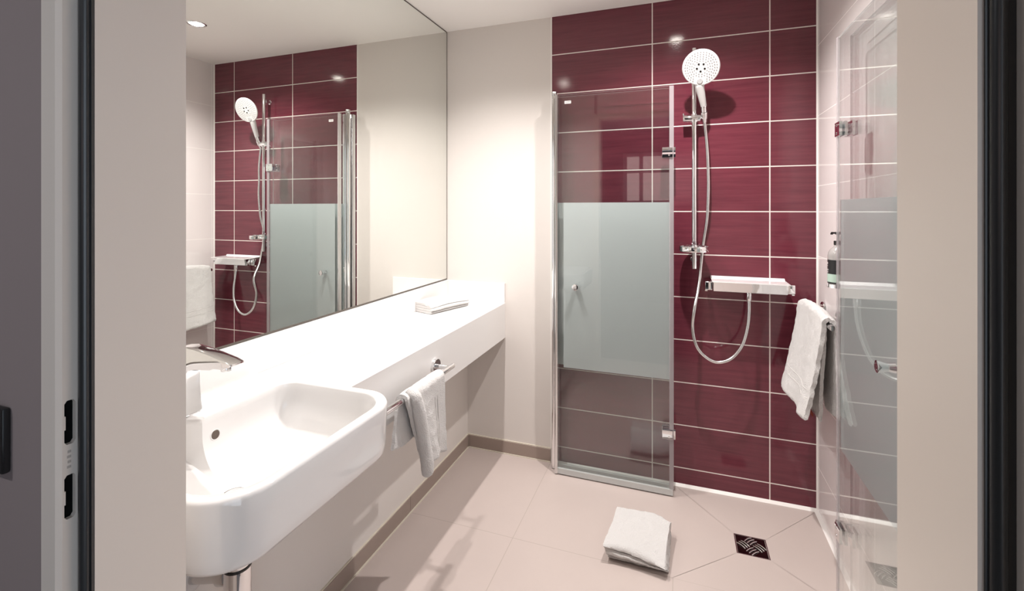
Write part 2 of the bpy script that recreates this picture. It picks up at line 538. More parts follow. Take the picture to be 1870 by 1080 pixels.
# the hall and room the camera stands in
HB, HX0, HX1 = -4.6, -0.9, 2.3
struct('floor_hall', box(B(), HX0, HX1, HB, HY + 0.03, -0.04, 0.0), M['hallfloor'])
struct('ceiling_hall', box(B(), HX0, HX1, HB, HY + 0.012, 2.4, 2.45), M['hallceil'])
bm = B()
box(bm, HX0, OX0 - 0.0515, HY + 0.004, HY + 0.012, 0, 2.4)
box(bm, OX1 + 0.0705, HX1, HY + 0.004, HY + 0.012, 0, 2.4)
box(bm, OX0 - 0.0515, OX1 + 0.0705, HY + 0.004, HY + 0.012, OH + 0.06, 2.4)
struct('wall_hall', bm, M['hallwall'])
struct('wall_hall_left', box(B(), HX0 - 0.05, HX0, HB, HY, 0, 2.4), M['hallwall'])
bm = B()
box(bm, HX1, HX1 + 0.05, HB, -4.3, 0, 2.4); box(bm, HX1, HX1 + 0.05, -2.5, HY, 0, 2.4)
box(bm, HX1, HX1 + 0.05, -4.3, -2.5, 0, 0.1); box(bm, HX1, HX1 + 0.05, -4.3, -2.5, 2.3, 2.4)
struct('wall_hall_right', bm, M['hallwall'])
bm = B()
for y in (-4.3, -3.43, -2.55): box(bm, HX1 + 0.01, HX1 + 0.045, y, y + 0.05, 0.1, 2.3)
for z in (0.1, 2.25): box(bm, HX1 + 0.01, HX1 + 0.045, -4.3, -2.5, z, z + 0.05)
struct('fill_window', bm, M['outframe'])  # added unseen window, lets extra daylight into the hall
WX0, WX1, WZ0, WZ1 = 0.42, 1.75, 1.36, 2.08
bm = B()
box(bm, HX0, WX0, HB - 0.1, HB, 0, 2.4); box(bm, WX1, HX1, HB - 0.1, HB, 0, 2.4)
box(bm, WX0, WX1, HB - 0.1, HB, WZ1, 2.4); box(bm, WX0, WX1, HB - 0.1, HB, 0, WZ0)
struct('wall_hall_back', bm, M['curtain'])
bm = B()
for x in (WX0, 0.64, WX1 - 0.05): box(bm, x, x + 0.05, HB - 0.07, HB - 0.02, WZ0, WZ1)
for z in (WZ0, 1.80, WZ1 - 0.05): box(bm, WX0, WX1, HB - 0.07, HB - 0.02, z, z + 0.05)
win = struct('window_1', bm, M['outframe'])
tg = bpy.data.materials.new('dimming_pane'); tg.use_nodes = True
tt = tg.node_tree; tt.nodes.clear()
a_ = tt.nodes.new('ShaderNodeBsdfTransparent'); a_.inputs[0].default_value = (0.80, 0.66, 0.60, 1)
o_ = tt.nodes.new('ShaderNodeOutputMaterial'); tt.links.new(a_.outputs[0], o_.inputs[0])
obj('pane', box(B(), WX0, WX1, HB - 0.048, HB - 0.042, WZ0, WZ1), tg, win)  # added filter pane, dims and warms the daylight through this window
t = thing('light_switch', (0.395, HY + 0.004, 1.01), 'black switch plate on the dark grey wall beside the door frame', 'light switch')
obj('plate', box(B(), 0.352, 0.4335, HY - 0.005, HY + 0.0038, 0.972, 1.053, 0.003), M['darkplastic'], t, 40)
obj('rocker', box(B(), 0.364, 0.4215, HY - 0.008, HY - 0.0051, 0.984, 1.041, 0.001, 1), M['darkplastic'], t, 40)

# ------------------------------------------------------------------ mirror
t = thing('wall_mirror', (0, -0.93, 0.908), 'large frameless wall mirror above the white vanity counter', 'mirror')
obj('mirror_glass', box(B(), -0.0058, 0.0, FY + 0.001, -0.0045, 0.911, CH - 0.0065), M['mirror'], t)
bm = B()
box(bm, -0.0058, 0.0008, -0.0044, -0.0012, 0.906, CH - 0.001)
box(bm, -0.0058, 0.0008, FY + 0.001, -0.0045, CH - 0.0064, CH - 0.001)
box(bm, -0.0058, 0.0008, FY + 0.001, -0.0045, 0.9062, 0.9108)
obj('edge_trim', bm, M['mirroredge'], t, label='thin dark edge around the mirror')

# ------------------------------------------------------------------ vanity counter
CX, CT, CB = 0.346, 0.799, 0.613
BY0, BY1 = -1.785, -1.269
t = thing('vanity_countertop', (0.17, -0.9, CT), 'long white solid vanity countertop with deep front apron under the mirror', 'countertop')
bm = B()
LP = [(0.0, CT - 0.03), (CX - 0.02, CT - 0.03), (CX - 0.02, CB), (CX - 0.001, CB), (CX, CB + 0.001), (CX, CT - 0.0015), (CX - 0.0015, CT), (0.0, CT)]
prism(bm, LP, lambda a, b, w: (a, w, b), BY1 + 0.001, -0.0005)
prism(bm, LP, lambda a, b, w: (a, w, b), FY + 0.001, BY0 - 0.001)
box(bm, 0.0, 0.028, BY0 - 0.001, BY1 + 0.001, CT - 0.030, CT)
obj('worktop', bm, M['solid'], t)
obj('backsplash', box(B(), -0.0055, 0.012, FY + 0.001, -0.0125, CT + 0.0003, 0.903, 0.001, 1), M['solid'], t)
obj('side_splash', box(B(), -0.0055, CX - 0.001, -0.012, -0.0005, CT + 0.0003, 0.903, 0.001, 1), M['solid'], t)

# ------------------------------------------------------------------ basin
BC = Vector((0.305, -1.49))
def sd_rr(x, y, cx, cy, hx, hy, r):
    qx, qy = abs(x - cx) - hx + r, abs(y - cy) - hy + r
    return min(max(qx, qy), 0) + math.hypot(max(qx, 0), max(qy, 0)) - r
def outer_sd(x, y, inset=0.0):
    # front corners wide, back corners tight
    r = 0.100 if x > 0.30 else 0.02
    return sd_rr(x, y, (0.03 + 0.53) / 2, -1.527, (0.53 - 0.03) / 2 - inset, 0.2575 - inset, max(r - inset, 0.01))
def inner_sd(x, y, grow=0.0, ledge=1.0):
    r = 0.085 if x > 0.32 else 0.045
    d = sd_rr(x, y, (0.165 + 0.505) / 2, -1.527, (0.505 - 0.165) / 2 + grow, 0.232 + grow, r + grow)
    # beside the tap the hollow runs further back
    bx = 0.165 - 0.080 * ledge
    d2 = sd_rr(x, y, (bx + 0.4) / 2, (-1.759 - 1.562) / 2, (0.4 - bx) / 2 + grow, 0.0985 + grow, 0.022 + grow)
    k = 0.012
    h = max(k - abs(d - d2), 0) / k
    return min(d, d2) - h * h * k * 0.25
def radial(fn, ang):
    c, s = math.cos(ang), math.sin(ang)
    a, b = 0.0, 0.6
    for _ in range(40):
        m_ = (a + b) / 2
        if fn(BC.x + c * m_, BC.y + s * m_) < 0: a = m_
        else: b = m_
    return Vector((BC.x + c * a, BC.y + s * a))
NB = 360
angs = [2 * PI * i / NB for i in range(NB)]
RT = 0.812
def ring_out(inset): return [radial(lambda x, y: outer_sd(x, y, inset), a) for a in angs]
def ring_in(grow, ledge=1.0): return [radial(lambda x, y: inner_sd(x, y, grow, ledge), a) for a in angs]
bm = B()
rows = []
def addrow(pts, z): rows.append([bm.verts.new((p.x, p.y, z)) for p in pts])
o_full = ring_out(0.0)
addrow(ring_out(0.10), 0.652)
addrow(ring_out(0.05), 0.676)
addrow(ring_out(0.03), 0.679)
addrow(ring_out(0.017), 0.680)
addrow(ring_out(0.010), 0.684)
addrow(ring_out(0.006), 0.692)
addrow(ring_out(0.004), 0.710)
addrow(ring_out(0.001), 0.770)
addrow(o_full, RT - 0.009)
addrow(ring_out(0.0015), RT - 0.004)
addrow(ring_out(0.0045), RT - 0.0008)
addrow(ring_out(0.009), RT)
ri = ring_in(0.0)
addrow(ring_in(0.006), RT)
addrow(ring_in(0.002), RT - 0.0015)
addrow(ri, RT - 0.005)
drain = Vector((0.28, -1.55))
ri_n = ring_in(0.0, 0.0)
for k in range(1, 19):
    u = k / 18
    s = 1 - (0.06 * u + 0.90 * max(0, (u - 0.18) / 0.82) ** 1.55)
    z = RT - 0.005 - 0.142 * (1 - (1 - u) ** 2.1)
    blend = min(1.0, max(0, u - 0.12) * 1.6)
    rr = [(a_ * (1 - blend) + b_ * blend) for a_, b_ in zip(ri, ri_n)]
    addrow([drain + (p - drain) * s for p in rr], z)
for k in range(len(rows) - 1):
    for i in range(NB):
        bm.faces.new((rows[k][i], rows[k][(i + 1) % NB], rows[k + 1][(i + 1) % NB], rows[k + 1][i]))
bm.faces.new(rows[0][::-1]); bm.faces.new(rows[-1])
bmesh.ops.recalc_face_normals(bm, faces=bm.faces[:])
t = thing('washbasin', (0.30, -1.527, 0.68), 'white ceramic semi-recessed washbasin bulging out of the counter front', 'washbasin')
obj('bowl', bm, M['ceramic'], t, 50)
# overflow hole in the face below the tap, drain plug in the bottom
from mathutils.bvhtree import BVHTree
bowl = t.children[0]
bvh = BVHTree.FromPolygons([v.co.copy() for v in bowl.data.vertices], [list(p.vertices) for p in bowl.data.polygons])
bo = bowl.matrix_parent_inverse.translation + Vector(t.location)
hit, nor, _, _ = bvh.ray_cast(Vector((0.42, -1.512, 0.757)), Vector((-1, 0, 0)))
if nor.x < 0: nor = -nor
bm = lathe(B(), hit - nor * 0.003, nor, [(0.0135, 0.0), (0.0135, 0.0032), (0.0120, 0.0042), (0.0105, 0.0036)], 32, cap=False)
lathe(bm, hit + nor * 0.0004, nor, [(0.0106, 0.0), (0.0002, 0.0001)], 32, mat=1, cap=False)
obj('overflow_hole', bm, [M['ceramic'], M['tan']], t, 50)
zb = RT - 0.005 - 0.142
obj('drain_valve', lathe(B(), (0.285, -1.56, zb - 0.004), (0, 0, 1), [(0.027, 0), (0.027, 0.004), (0.025, 0.006), (0.021, 0.005), (0.020, 0.0075), (0.004, 0.0105)], 40), M['chrome'], t, 40)

# ------------------------------------------------------------------ basin tap (touchless)
TY, TXO = -1.540, 0.0
t = thing('basin_tap', (0.108 + TXO, TY, RT), 'chrome touchless basin tap standing on the back ledge of the washbasin', 'tap')
prof = [(0.131, 0.8145), (0.1285, 0.83), (0.127, 0.87), (0.128, 0.900), (0.132, 0.913), (0.142, 0.9225), (0.165, 0.927), (0.212, 0.931),
        (0.224, 0.936), (0.250, 0.936), (0.273, 0.946), (0.2715, 0.949), (0.253, 0.955), (0.20, 0.966), (0.16, 0.973), (0.13, 0.9755), (0.108, 0.973),
        (0.097, 0.962), (0.0905, 0.945), (0.087, 0.90), (0.083, 0.84), (0.080, 0.8145)]
bm = B()
prof = [(a + TXO, b) for a, b in prof]
secs = [(-0.0205, 0.72), (-0.0198, 0.86), (-0.0178, 0.94), (-0.0145, 0.985), (-0.009, 1.0), (0.009, 1.0), (0.0145, 0.985), (0.0178, 0.94), (0.0198, 0.86), (0.0205, 0.72)]
cx_, cz_ = 0.125 + TXO, 0.92
rings = []
for w, s in secs:
    ring = []
    for (a, b) in prof:
        dz = 0.0
        # narrower at the waist of the column, wider at the base
        wf = 0.90 if b > 0.93 else 0.92 + 0.20 * ((0.93 - b) / 0.12) ** 2
        q = Vector((a - cx_, b - cz_))
        L_ = q.length
        k = 1 - (1 - s) * 0.016 / max(L_, 0.03) * 1.0
        aa, bb = cx_ + q.x * k, cz_ + q.y * k
        if b <= 0.8126: bb = b
        ring.append(bm.verts.new((aa, TY + w * wf, bb)))
    rings.append(ring)
for k in range(len(rings) - 1):
    for i in range(len(prof)):
        bm.faces.new((rings[k][i], rings[k][(i + 1) % len(prof)], rings[k + 1][(i + 1) % len(prof)], rings[k + 1][i]))
bm.faces.new(rings[0][::-1]); bm.faces.new(rings[-1])
bmesh.ops.recalc_face_normals(bm, faces=bm.faces[:])
obj('body', bm, M['chrome'], t, 38)
obj('base_ring', prism(B(), rrect(0.050, 0.047, 0.02, 6, 0.108 + TXO, TY), lambda a, b, w: (a, b, w), RT + 0.0002, RT + 0.003), M['chrome'], t, 40)
obj('aerator', cyl(B(), (0.237 + TXO, TY, 0.9275), (0.237 + TXO, TY, 0.9385), 0.0115, 24, 0.001), M['satin'], t, 40)
obj('sensor_window', prism(B(), rrect(0.020, 0.024, 0.004, 5, 0.152 + TXO, TY), lambda a, b, w: (a, b, w + (a - 0.158 - TXO) * 0.12), 0.9225, 0.930), M['darkplastic'], t, 40, label='small black sensor window under the spout')

# ------------------------------------------------------------------ trap under the basin
t = thing('bottle_trap', (0.26, -1.53, 0.30), 'chrome bottle trap with waste pipe under the white washbasin', 'drain trap')
obj('cup', lathe(B(), (0.26, -1.53, 0.30), (0, 0, 1), [(0.022, 0), (0.0275, 0.004), (0.0285, 0.012), (0.0285, 0.172), (0.0275, 0.178)], 36), M['chrome'], t, 40)
obj('dark_ring', lathe(B(), (0.26, -1.53, 0.478), (0, 0, 1), [(0.027, 0), (0.0292, 0.001), (0.0292, 0.005), (0.027, 0.006)], 36), M['darkplastic'], t, 40, label='dark joint ring around the chrome trap')
obj('collar', lathe(B(), (0.26, -1.53, 0.484), (0, 0, 1), [(0.0275, 0), (0.0285, 0.003), (0.0285, 0.024), (0.024, 0.030), (0.017, 0.032)], 36), M['chrome'], t, 40)
obj('tailpipe', cyl(B(), (0.26, -1.53, 0.517), (0.26, -1.53, 0.651), 0.0162, 28), M['chrome'], t, 40)
bm = cyl(B(), (0.2315, -1.53, 0.452), (0.133, -1.545, 0.432), 0.0155, 24)
lathe(bm, (0.2325, -1.53, 0.452), Vector((-0.0985, -0.015, -0.02)), [(0.021, 0), (0.022, 0.004), (0.022, 0.022), (0.018, 0.026)], 28)
obj('waste_pipe', bm, M['satin'], t, 40)
obj('escutcheon', lathe(B(), (0.1262, -1.546, 0.430), (1, 0, 0), [(0.042, 0), (0.041, 0.003), (0.034, 0.009), (0.022, 0.013), (0.016, 0.014)], 36), M['whiteplastic'], t, 40, label='white round wall escutcheon')

# ------------------------------------------------------------------ towel rails
def rail(name, loc, label, bar0, bar1, posts, wall_n, wall_at):
    t = thing(name, loc, label, 'towel rail', 'chrome towel rails')
    obj('bar', cyl(B(), bar0, bar1, 0.0095, 24, 0.0012), M['chrome'], t, 40)
    for p in posts:
        p = Vector(p); n = Vector(wall_n)
        w0 = p - n * (p - Vector(wall_at)).dot(n)
        bm = lathe(B(), w0 + n * 0.0003, n, [(0.027, 0), (0.0275, 0.002), (0.0275, 0.010), (0.026, 0.0125)], 36)
        e = obj('rosette', bm, M['chrome'], t, 40)
        obj('post', cyl(B(), w0 + n * 0.013, p - n * 0.0085, 0.0085, 20), M['chrome'], t, 40)
    return t
rail('towel_rail', (0.346, -0.98, 0.706), 'chrome towel rail on the front apron of the vanity counter', (0.41, -1.235, 0.706), (0.41, -0.742, 0.706),
     [(0.41, -0.768, 0.706), (0.41, -1.215, 0.706)], (1, 0, 0), (CX, 0, 0))
rail('towel_rail', (RW, -0.28, 0.893), 'chrome towel rail on the white right-hand shower wall', (1.702, -0.478, 0.893), (1.702, -0.075, 0.893),
     [(1.702, -0.115, 0.893), (1.702, -0.31, 0.893)], (-1, 0, 0), (RW, 0, 0))

# ------------------------------------------------------------------ towels
def fuzz(p, amp, sc): return noise.noise(Vector(p) * sc) * amp + noise.noise(Vector(p) * sc * 2.7) * amp * 0.4 + noise.noise(Vector(p) * sc * 6.3) * amp * 0.35

def ribbon(bm, path, fn, nw, th, w0, w1, warp=None, wob=0.0015, mat=None, closed_round=True):
    """thick cloth strip: path = smooth 2-D centre line, extruded along w"""
    P = []
    for i in range(len(path) - 1):
        a_, b_ = Vector(path[i]), Vector(path[i + 1])
        P += [a_, (a_ + b_) / 2] if (b_ - a_).length > 0.004 else [a_]
    P.append(Vector(path[-1]))
    n = len(P)
    nw = int(nw * 2.2)
    def nrm(i):
        d = P[min(i + 1, n - 1)] - P[max(i - 1, 0)]
        d.normalize(); return Vector((-d.y, d.x)), d
    loop = []
    for i in range(n):
        N_, d = nrm(i); loop.append(P[i] + N_ * th / 2)
    N_, d = nrm(n - 1)
    for a in (45, 90, 135)[1:2]: loop.append(P[-1] + d * th / 2)
    for i in range(n - 1, -1, -1):
        N_, d = nrm(i); loop.append(P[i] - N_ * th / 2)
    N_, d = nrm(0); loop.append(P[0] - d * th / 2)
    rows = []
    for j in range(nw + 1):
        w = w0 + (w1 - w0) * j / nw
        edge = min(j, nw - j)
        row = []
        for k, q in enumerate(loop):
            v = Vector(fn(q.x, q.y, w))
            if warp: v = Vector(warp(v, q, (j / nw)))
            v += Vector((fuzz(v + Vector((7, 0, 0)), wob, 38), fuzz(v + Vector((0, 9, 0)), wob, 38), fuzz(v + Vector((0, 0, 5)), wob, 38)))
            row.append(bm.verts.new(v))
        rows.append(row)
    m = len(loop)
    for j in range(nw):
        for k in range(m):
            bm.faces.new((rows[j][k], rows[j][(k + 1) % m], rows[j + 1][(k + 1) % m], rows[j + 1][k]))
    h = n
    for row, flip in ((rows[0], False), (rows[-1], True)):
        for i in range(n - 1):
            a, b, c, d_ = row[i], row[i + 1], row[m - 2 - (i + 1)], row[m - 2 - i]
            try: bm.faces.new((a, b, c, d_) if flip else (d_, c, b, a))
            except ValueError: pass
        bm.faces.new((row[n - 1], row[n], row[n + 1]) if flip else (row[n + 1], row[n], row[n - 1]))
        bm.faces.new((row[m - 2], row[m - 1], row[0]) if flip else (row[0], row[m - 1], row[m - 2]))
    bmesh.ops.recalc_face_normals(bm, faces=bm.faces[:])
    return bm

def zigzag(length, th, layers, z0=0.0, ext=None, arc=8, nl=26):
    """folded stack, first layer at the bottom; ext = [(start, end)] of each layer"""
    pts = []
    for k in range(layers):
        z = z0 + th * (k + 0.5)
        a, b = (ext[k] if ext else (0, length))
        rng = [a + (b - a) * i / nl for i in range(nl + 1)]
        if k % 2: rng = rng[::-1]
        pts += [(x, z) for x in rng]
        if k < layers - 1:
            xe = rng[-1]; s = 1 if k % 2 == 0 else -1
            for i in range(1, arc):
                a_ = -PI / 2 + PI * i / arc
                pts.append((xe + s * math.cos(a_) * th / 2, z + th / 2 + math.sin(a_) * th / 2))
    return pts

# folded bath mat towel on the floor
t = thing('bath_towel', (1.07, -0.47, 0), 'folded white bath mat towel lying on the floor in front of the glass shower door', 'towel')
path = zigzag(0.24, 0.0155, 4, 0.003, [(0.016, 0.232), (0.010, 0.236), (0.0, 0.236), (-0.006, 0.225)])
def fl_fn(a, b, w): return (w, -0.592 + a, b)
def fl_warp(v, q, s):
    x, y, z = v
    u = (y + 0.592) / 0.24                       # 0 near edge, 1 far edge
    z += 0.004 * math.sin(9 * x + 3 * u) * (z / 0.05)
    near = max(0, 1 - u * 3.2)
    # the upper layers gape and sag towards the right, the lower ones lie flat
    top = max(0, (z - 0.044) / 0.018)
    mid = max(0, min(1, (z - 0.020) / 0.02))
    z += near * top * 0.010 * math.sin(PI * min(1, max(0, (s - 0.1) / 0.9)))
    z -= near * mid * 0.013 * s
    y += near * top * (0.016 * math.sin(PI * s) - 0.010 * s)
    y -= near * mid * 0.012 * s * (1 - top)
    x += -0.016 * (1 - u) * (z / 0.06) + 0.004 * u
    cr = max(0, (x - 1.12) / 0.07) * max(0, (u - 0.72) / 0.28)
    y -= 0.045 * cr
    return (x, y, z)
bm = ribbon(B(), path, fl_fn, 46, 0.0118, 0.968, 1.180, fl_warp, 0.0022)
obj('folded_cloth', bm, M['terry'], t, 75)

# folded hand towel on the counter
t = thing('hand_towel', (0.1, -0.23, CT), 'folded white hand towel lying on the far end of the vanity countertop', 'towel')
p0 = Vector((0.118, -0.385)); dv = (Vector((0.196, -0.140)) - p0); Lc = dv.length; dv.normalize(); pv = Vector((-dv.y, dv.x))
path = zigzag(0.118, 0.0128, 4, 0.0015, [(0.004, 0.112), (0.004, 0.112), (0.002, 0.114), (0.004, 0.112)])
def ct_fn(a, b, w):
    q = p0 + dv * w + pv * a
    return (q.x, q.y, CT + b)
def ct_warp(v, q, s):
    x, y, z = v
    h = (z - CT) / 0.052
    k = min(1, q.x / 0.11)
    z = CT + (z - CT) * (0.92 + 0.14 * math.sin(3.2 * s) - 0.30 * max(0, 1 - k * 3.2) * h)
    tp = 1.0 - 0.10 * s
    c = p0 + dv * (Lc * s)
    x = c.x + (x - c.x) * tp; y = c.y + (y - c.y) * tp
    return (x, y, z)
bm = ribbon(B(), path, ct_fn, 46, 0.0118, 0.0, Lc, ct_warp, 0.0014)
obj('folded_cloth', bm, M['terry'], t, 75)

def drape_path(cx, cz, r, front, back, n=16, flare_f=0.0, flare_b=0.0, sgn=1):
    """over a bar: front flap end -> up -> over -> down the back; sgn=+1: front is +x"""
    pts = []
    for i in range(n + 1):
        u = i / n
        pts.append((cx + sgn * (r + flare_f * (1 - u) ** 1.3), cz - front * (1 - u)))
    for i in range(1, 10):
        a = PI * i / 10
        pts.append((cx + sgn * r * math.cos(a), cz + r * math.sin(a)))
    for i in range(n + 1):
        u = i / n
        pts.append((cx - sgn * (r + flare_b * u), cz - back * u))
    return pts

# hand towel over the counter rail
t = thing('hand_towel', (0.41, -0.95, 0.71), 'white hand towel with a rolled edge hanging over the counter towel rail', 'towel')
path = drape_path(0.41, 0.706, 0.0165, 0.262, 0.150, 18, 0.010, -0.004)
def dr_fn(a, b, w): return (a, w, b)
def dr_warp(v, q, s):
    x, y, z = v
    front = x > 0.412
    d = max(0, 0.706 - z)
    if front:
        x += 0.010 * d / 0.26 * math.sin((y + 0.85) * 34)
        y = -0.85 + (y + 0.85) * (1 - 0.40 * d / 0.26)
        z -= (y + 0.845) * 0.16 * d / 0.26
    else:
        y = y - 0.028 * d / 0.15
        x += 0.006 * d / 0.15 * math.sin(y * 40)
        z -= (y + 1.0) * 0.10 * d / 0.15
    return (x, y, z)
bm = ribbon(B(), path, dr_fn, 44, 0.011, -1.088, -0.850, dr_warp, 0.0022)
obj('cloth', bm, M['terry'], t, 75)
pts = [(0.412, -1.062, 0.7285), (0.434, -1.057, 0.716), (0.4415, -1.05, 0.69), (0.444, -1.04, 0.65), (0.446, -1.025, 0.59), (0.448, -1.01, 0.53), (0.449, -1.001, 0.475), (0.449, -0.998, 0.438)]
sp = spline(pts, 7)
bm = B()
rr = [0.011 + 0.009 * min(1, i / 10) + (0.001 * math.sin(i * 0.35)) for i in range(len(sp))]
rr[-1] *= 0.6; rr[-2] *= 0.9
tube(bm, sp, rr, 26)
for v in bm.verts:
    v.co += Vector((fuzz(v.co, 0.0016, 90), fuzz(v.co + Vector((3, 3, 3)), 0.0016, 90), fuzz(v.co + Vector((6, 1, 3)), 0.002, 40)))
obj('rolled_edge', bm, M['terry'], t, 75)
bm = B()
for yy in (-0.905, -0.925):
    p = []
    for i in range(12):
        zz = 0.655 - 0.185 * i / 11
        v = Vector(dr_warp((0.41 + 0.0165 + 0.010 * ((0.706 - zz) / 0.262) ** 1.3 + 0.006, yy, zz), None, 0))
        p.append(v)
    tube(bm, p, 0.0013, 6)
obj('woven_border', bm, M['weave'], t, 60)

# bath towel over the right wall rail
t = thing('bath_towel', (1.702, -0.28, 0.893), 'large white bath towel hanging over the rail on the right shower wall', 'towel')
path = drape_path(1.702, 0.893, 0.0185, 0.335, 0.315, 20, 0.050, 0.006, -1)
def rt_warp(v, q, s):
    x, y, z = v
    d = max(0, 0.893 - z) / 0.335
    front = x < 1.700
    if front:
        ripple = math.sin((y + 0.10) * 26) * 0.010 * d
        x += ripple - 0.010 * d * s
        y += -0.020 * d * (s - 0.45)
        z -= 0.012 * d * math.sin(PI * s * 1.3) - 0.006
    else:
        x += 0.008 * d * math.sin((y + 0.1) * 30)
    z += 0.016 * math.sin(PI * min(1, max(0, (y + 0.45) / 0.36))) * (1 - min(1, d * 3))
    return (x, y, z)
bm = ribbon(B(), path, dr_fn, 56, 0.0135, -0.455, -0.100, rt_warp, 0.0026)
obj('cloth', bm, M['terry'], t, 75)
# inner fold seen at the near edge
path2 = [(1.6868 + 0.0015 * math.sin(i * 0.4), 0.896 - 0.342 * i / 20) for i in range(21)]
def in_warp(v, q, s):
    x, y, z = v
    d = max(0, 0.893 - z) / 0.335
    return (x - 0.010 * d * (1 - s) + 0.004 * d * math.sin(y * 40), y + 0.03 * d * (1 - s), z + 0.02 * s * d)
obj('inner_layer', ribbon(B(), path2, dr_fn, 40, 0.011, -0.450, -0.115, in_warp, 0.0026), M['terry'], t, 75)
bm = B()
for zz in (0.655, 0.628):
    p = []
    for i in range(40):
        yy = -0.445 + 0.335 * i / 39
        d0 = (0.893 - zz) / 0.335
        v = Vector(rt_warp((1.702 - 0.0185 - 0.050 * d0 ** 1.3 - 0.0068, yy, zz), None, 1 - (yy + 0.455) / 0.355 if False else (yy + 0.455) / 0.355))
        p.append(v)
    tube(bm, p, 0.0011, 6)
obj('woven_border', bm, M['weave'], t, 60)
obj('care_tag', box(B(), 1.6665, 1.6675, -0.385, -0.350, 0.548, 0.562), M['redtag'], t, label='small rust red care tag at the hem')

# ------------------------------------------------------------------ hinged folding glass doors
def glass_panel(name, parent, org, ux, un, L, z0, z1, th=0.006, film=None, label=None):
    """pane starting at org, running along ux (2-D), un = 2-D normal towards the room"""
    ux, un = Vector(ux), Vector(un)
    def P(a, b, z): 
        q = Vector(org) + ux * a + un * b
        return (q.x, q.y, z)
    bm = B()
    vs = {}
    for a in (0, L):
        for b in (-th / 2, th / 2):
            for z in (z0, z1): vs[a, b, z] = bm.verts.new(P(a, b, z))
    h = th / 2
    def F(keys, m): bm.faces.new([vs[k] for k in keys]).material_index = m
    F([(0, h, z0), (L, h, z0), (L, h, z1), (0, h, z1)], 0)
    F([(0, -h, z0), (0, -h, z1), (L, -h, z1), (L, -h, z0)], 0)
    F([(0, -h, z0), (0, h, z0), (0, h, z1), (0, -h, z1)], 1)
    F([(L, -h, z0), (L, -h, z1), (L, h, z1), (L, h, z0)], 1)
    F([(0, -h, z0), (L, -h, z0), (L, h, z0), (0, h, z0)], 1)
    F([(0, -h, z1), (0, h, z1), (L, h, z1), (L, -h, z1)], 1)
    bmesh.ops.recalc_face_normals(bm, faces=bm.faces[:])
    p = obj(name, bm, [M['glass'], M['glassedge']], parent, label=label)
    if film:
        a0, a1, f0, f1 = film
        bm = B()
        prism(bm, [(a0, f0), (a1, f0), (a1, f1), (a0, f1)], lambda a, z, w: P(a, w, z), -h - 0.0012, -h - 0.0006)
        obj('frosted_band', bm, M['frost'], p, label='frosted privacy band across the pane')
    return p, P

def hinge(parent, P1, P2, aL, gap, z, h1, h2, hh=0.046):
    """clamp plates on both panes joined by a knuckle past the pane edge"""
    bm = B()
    def bx(Pf, a0, a1, b0, b1, mi=0):
        prism(bm, [(a0, b0), (a1, b0), (a1, b1), (a0, b1)], lambda a, b, w: Pf(a, b, w), z - hh / 2, z + hh / 2, 0.002, 2, mi)
    bx(P1, aL - 0.046, aL - 0.002, 0.0032, 0.0115)
    bx(P1, aL - 0.046, aL - 0.002, -0.0115, -0.0032)
    bx(P2, aL - 0.046, aL - 0.002, 0.0032, 0.0115)
    bx(P2, aL - 0.046, aL - 0.002, -0.0115, -0.0032)
    bx(P1, aL + 0.0005, aL + 0.010, -gap, 0.006)
    o = obj('hinge', bm, M['chrome'], parent, 40)
    bm = B()
    for dz in (-0.013, 0.013):
        for da in (-0.017,):
            c = P1(aL + da, 0.0117, z + dz); d = P1(aL + da, 0.0127, z + dz)
            cyl(bm, c, d, 0.0045, 16)
    obj('screw', bm, M['satin'], o, 40)

def knob(parent, P, a, z):
    c, d = Vector(P(a, 0.0032, z)), Vector(P(a, 0.04, z))
    ax = d - c
    obj('knob', lathe(B(), c, ax, [(0.0085, 0), (0.0085, 0.003), (0.0125, 0.0035), (0.0105, 0.016), (0.0105, 0.022), (0.015, 0.036), (0.015, 0.0395), (0.012, 0.0405), (0.0005, 0.039)], 32), M['chrome'], parent, 40, label='chrome door knob')
    c2, d2 = Vector(P(a, -0.0032, z)), Vector(P(a, -0.02, z))
    obj('knob', lathe(B(), c2, d2 - c2, [(0.0095, 0), (0.0085, 0.004), (0.012, 0.014), (0.0115, 0.0165)], 32), M['chrome'], parent, 40, label='chrome inner door knob')

ZB, ZT = 0.020, 1.852
# left door, folded back against the tiled wall
t = thing('glass_shower_door', (0.63, -0.06, 0), 'left folding glass shower door with frosted band, folded back along the maroon tiles', 'shower door', 'folding glass shower doors')
LA, LB = (0.652, -0.098), (0.650, -0.060)
LL = 0.537
ufx = Vector((1, -0.006)).normalized(); unf = Vector((-0.006, -1)).normalized()
pf, PF = glass_panel('front_pane', t, LA, ufx, unf, LL, ZB, ZT, film=(0.032, LL - 0.012, 0.524, 1.327))
pr, PR = glass_panel('rear_pane', t, LB, ufx, unf, LL, ZB, ZT, film=(0.0, LL - 0.012, 0.524, 1.327))
bm = prism(B(), [(-0.010, -0.008), (0.004, -0.008), (0.004, 0.008), (-0.004, 0.011), (-0.010, 0.008)], lambda a, b, w: PF(a, b, w), 0.006, ZT + 0.002)
obj('closing_strip', bm, M['satin'], t, label='slim aluminium magnetic closing strip')
bm = cyl(B(), (0.626, -0.052, 0.004), (0.626, -0.052, 1.862), 0.0135, 32)
prism(bm, [(0.637, -0.069), (0.652, -0.067), (0.652, -0.053), (0.637, -0.049)], lambda a, b, w: (a, b, w), 0.012, 1.855)
obj('pivot_tube', bm, M['chrome'], t, 40)
bm = cyl(B(), (0.626, -0.052, 1.8622), (0.626, -0.052, 1.882), 0.0135, 32, 0.0015)
obj('pivot_cap', bm, M['satin'], t, 40)
bm = box(B(), 0.606, 0.632, -0.030, -0.0005, 0.002, 1.858, 0.002, 2)
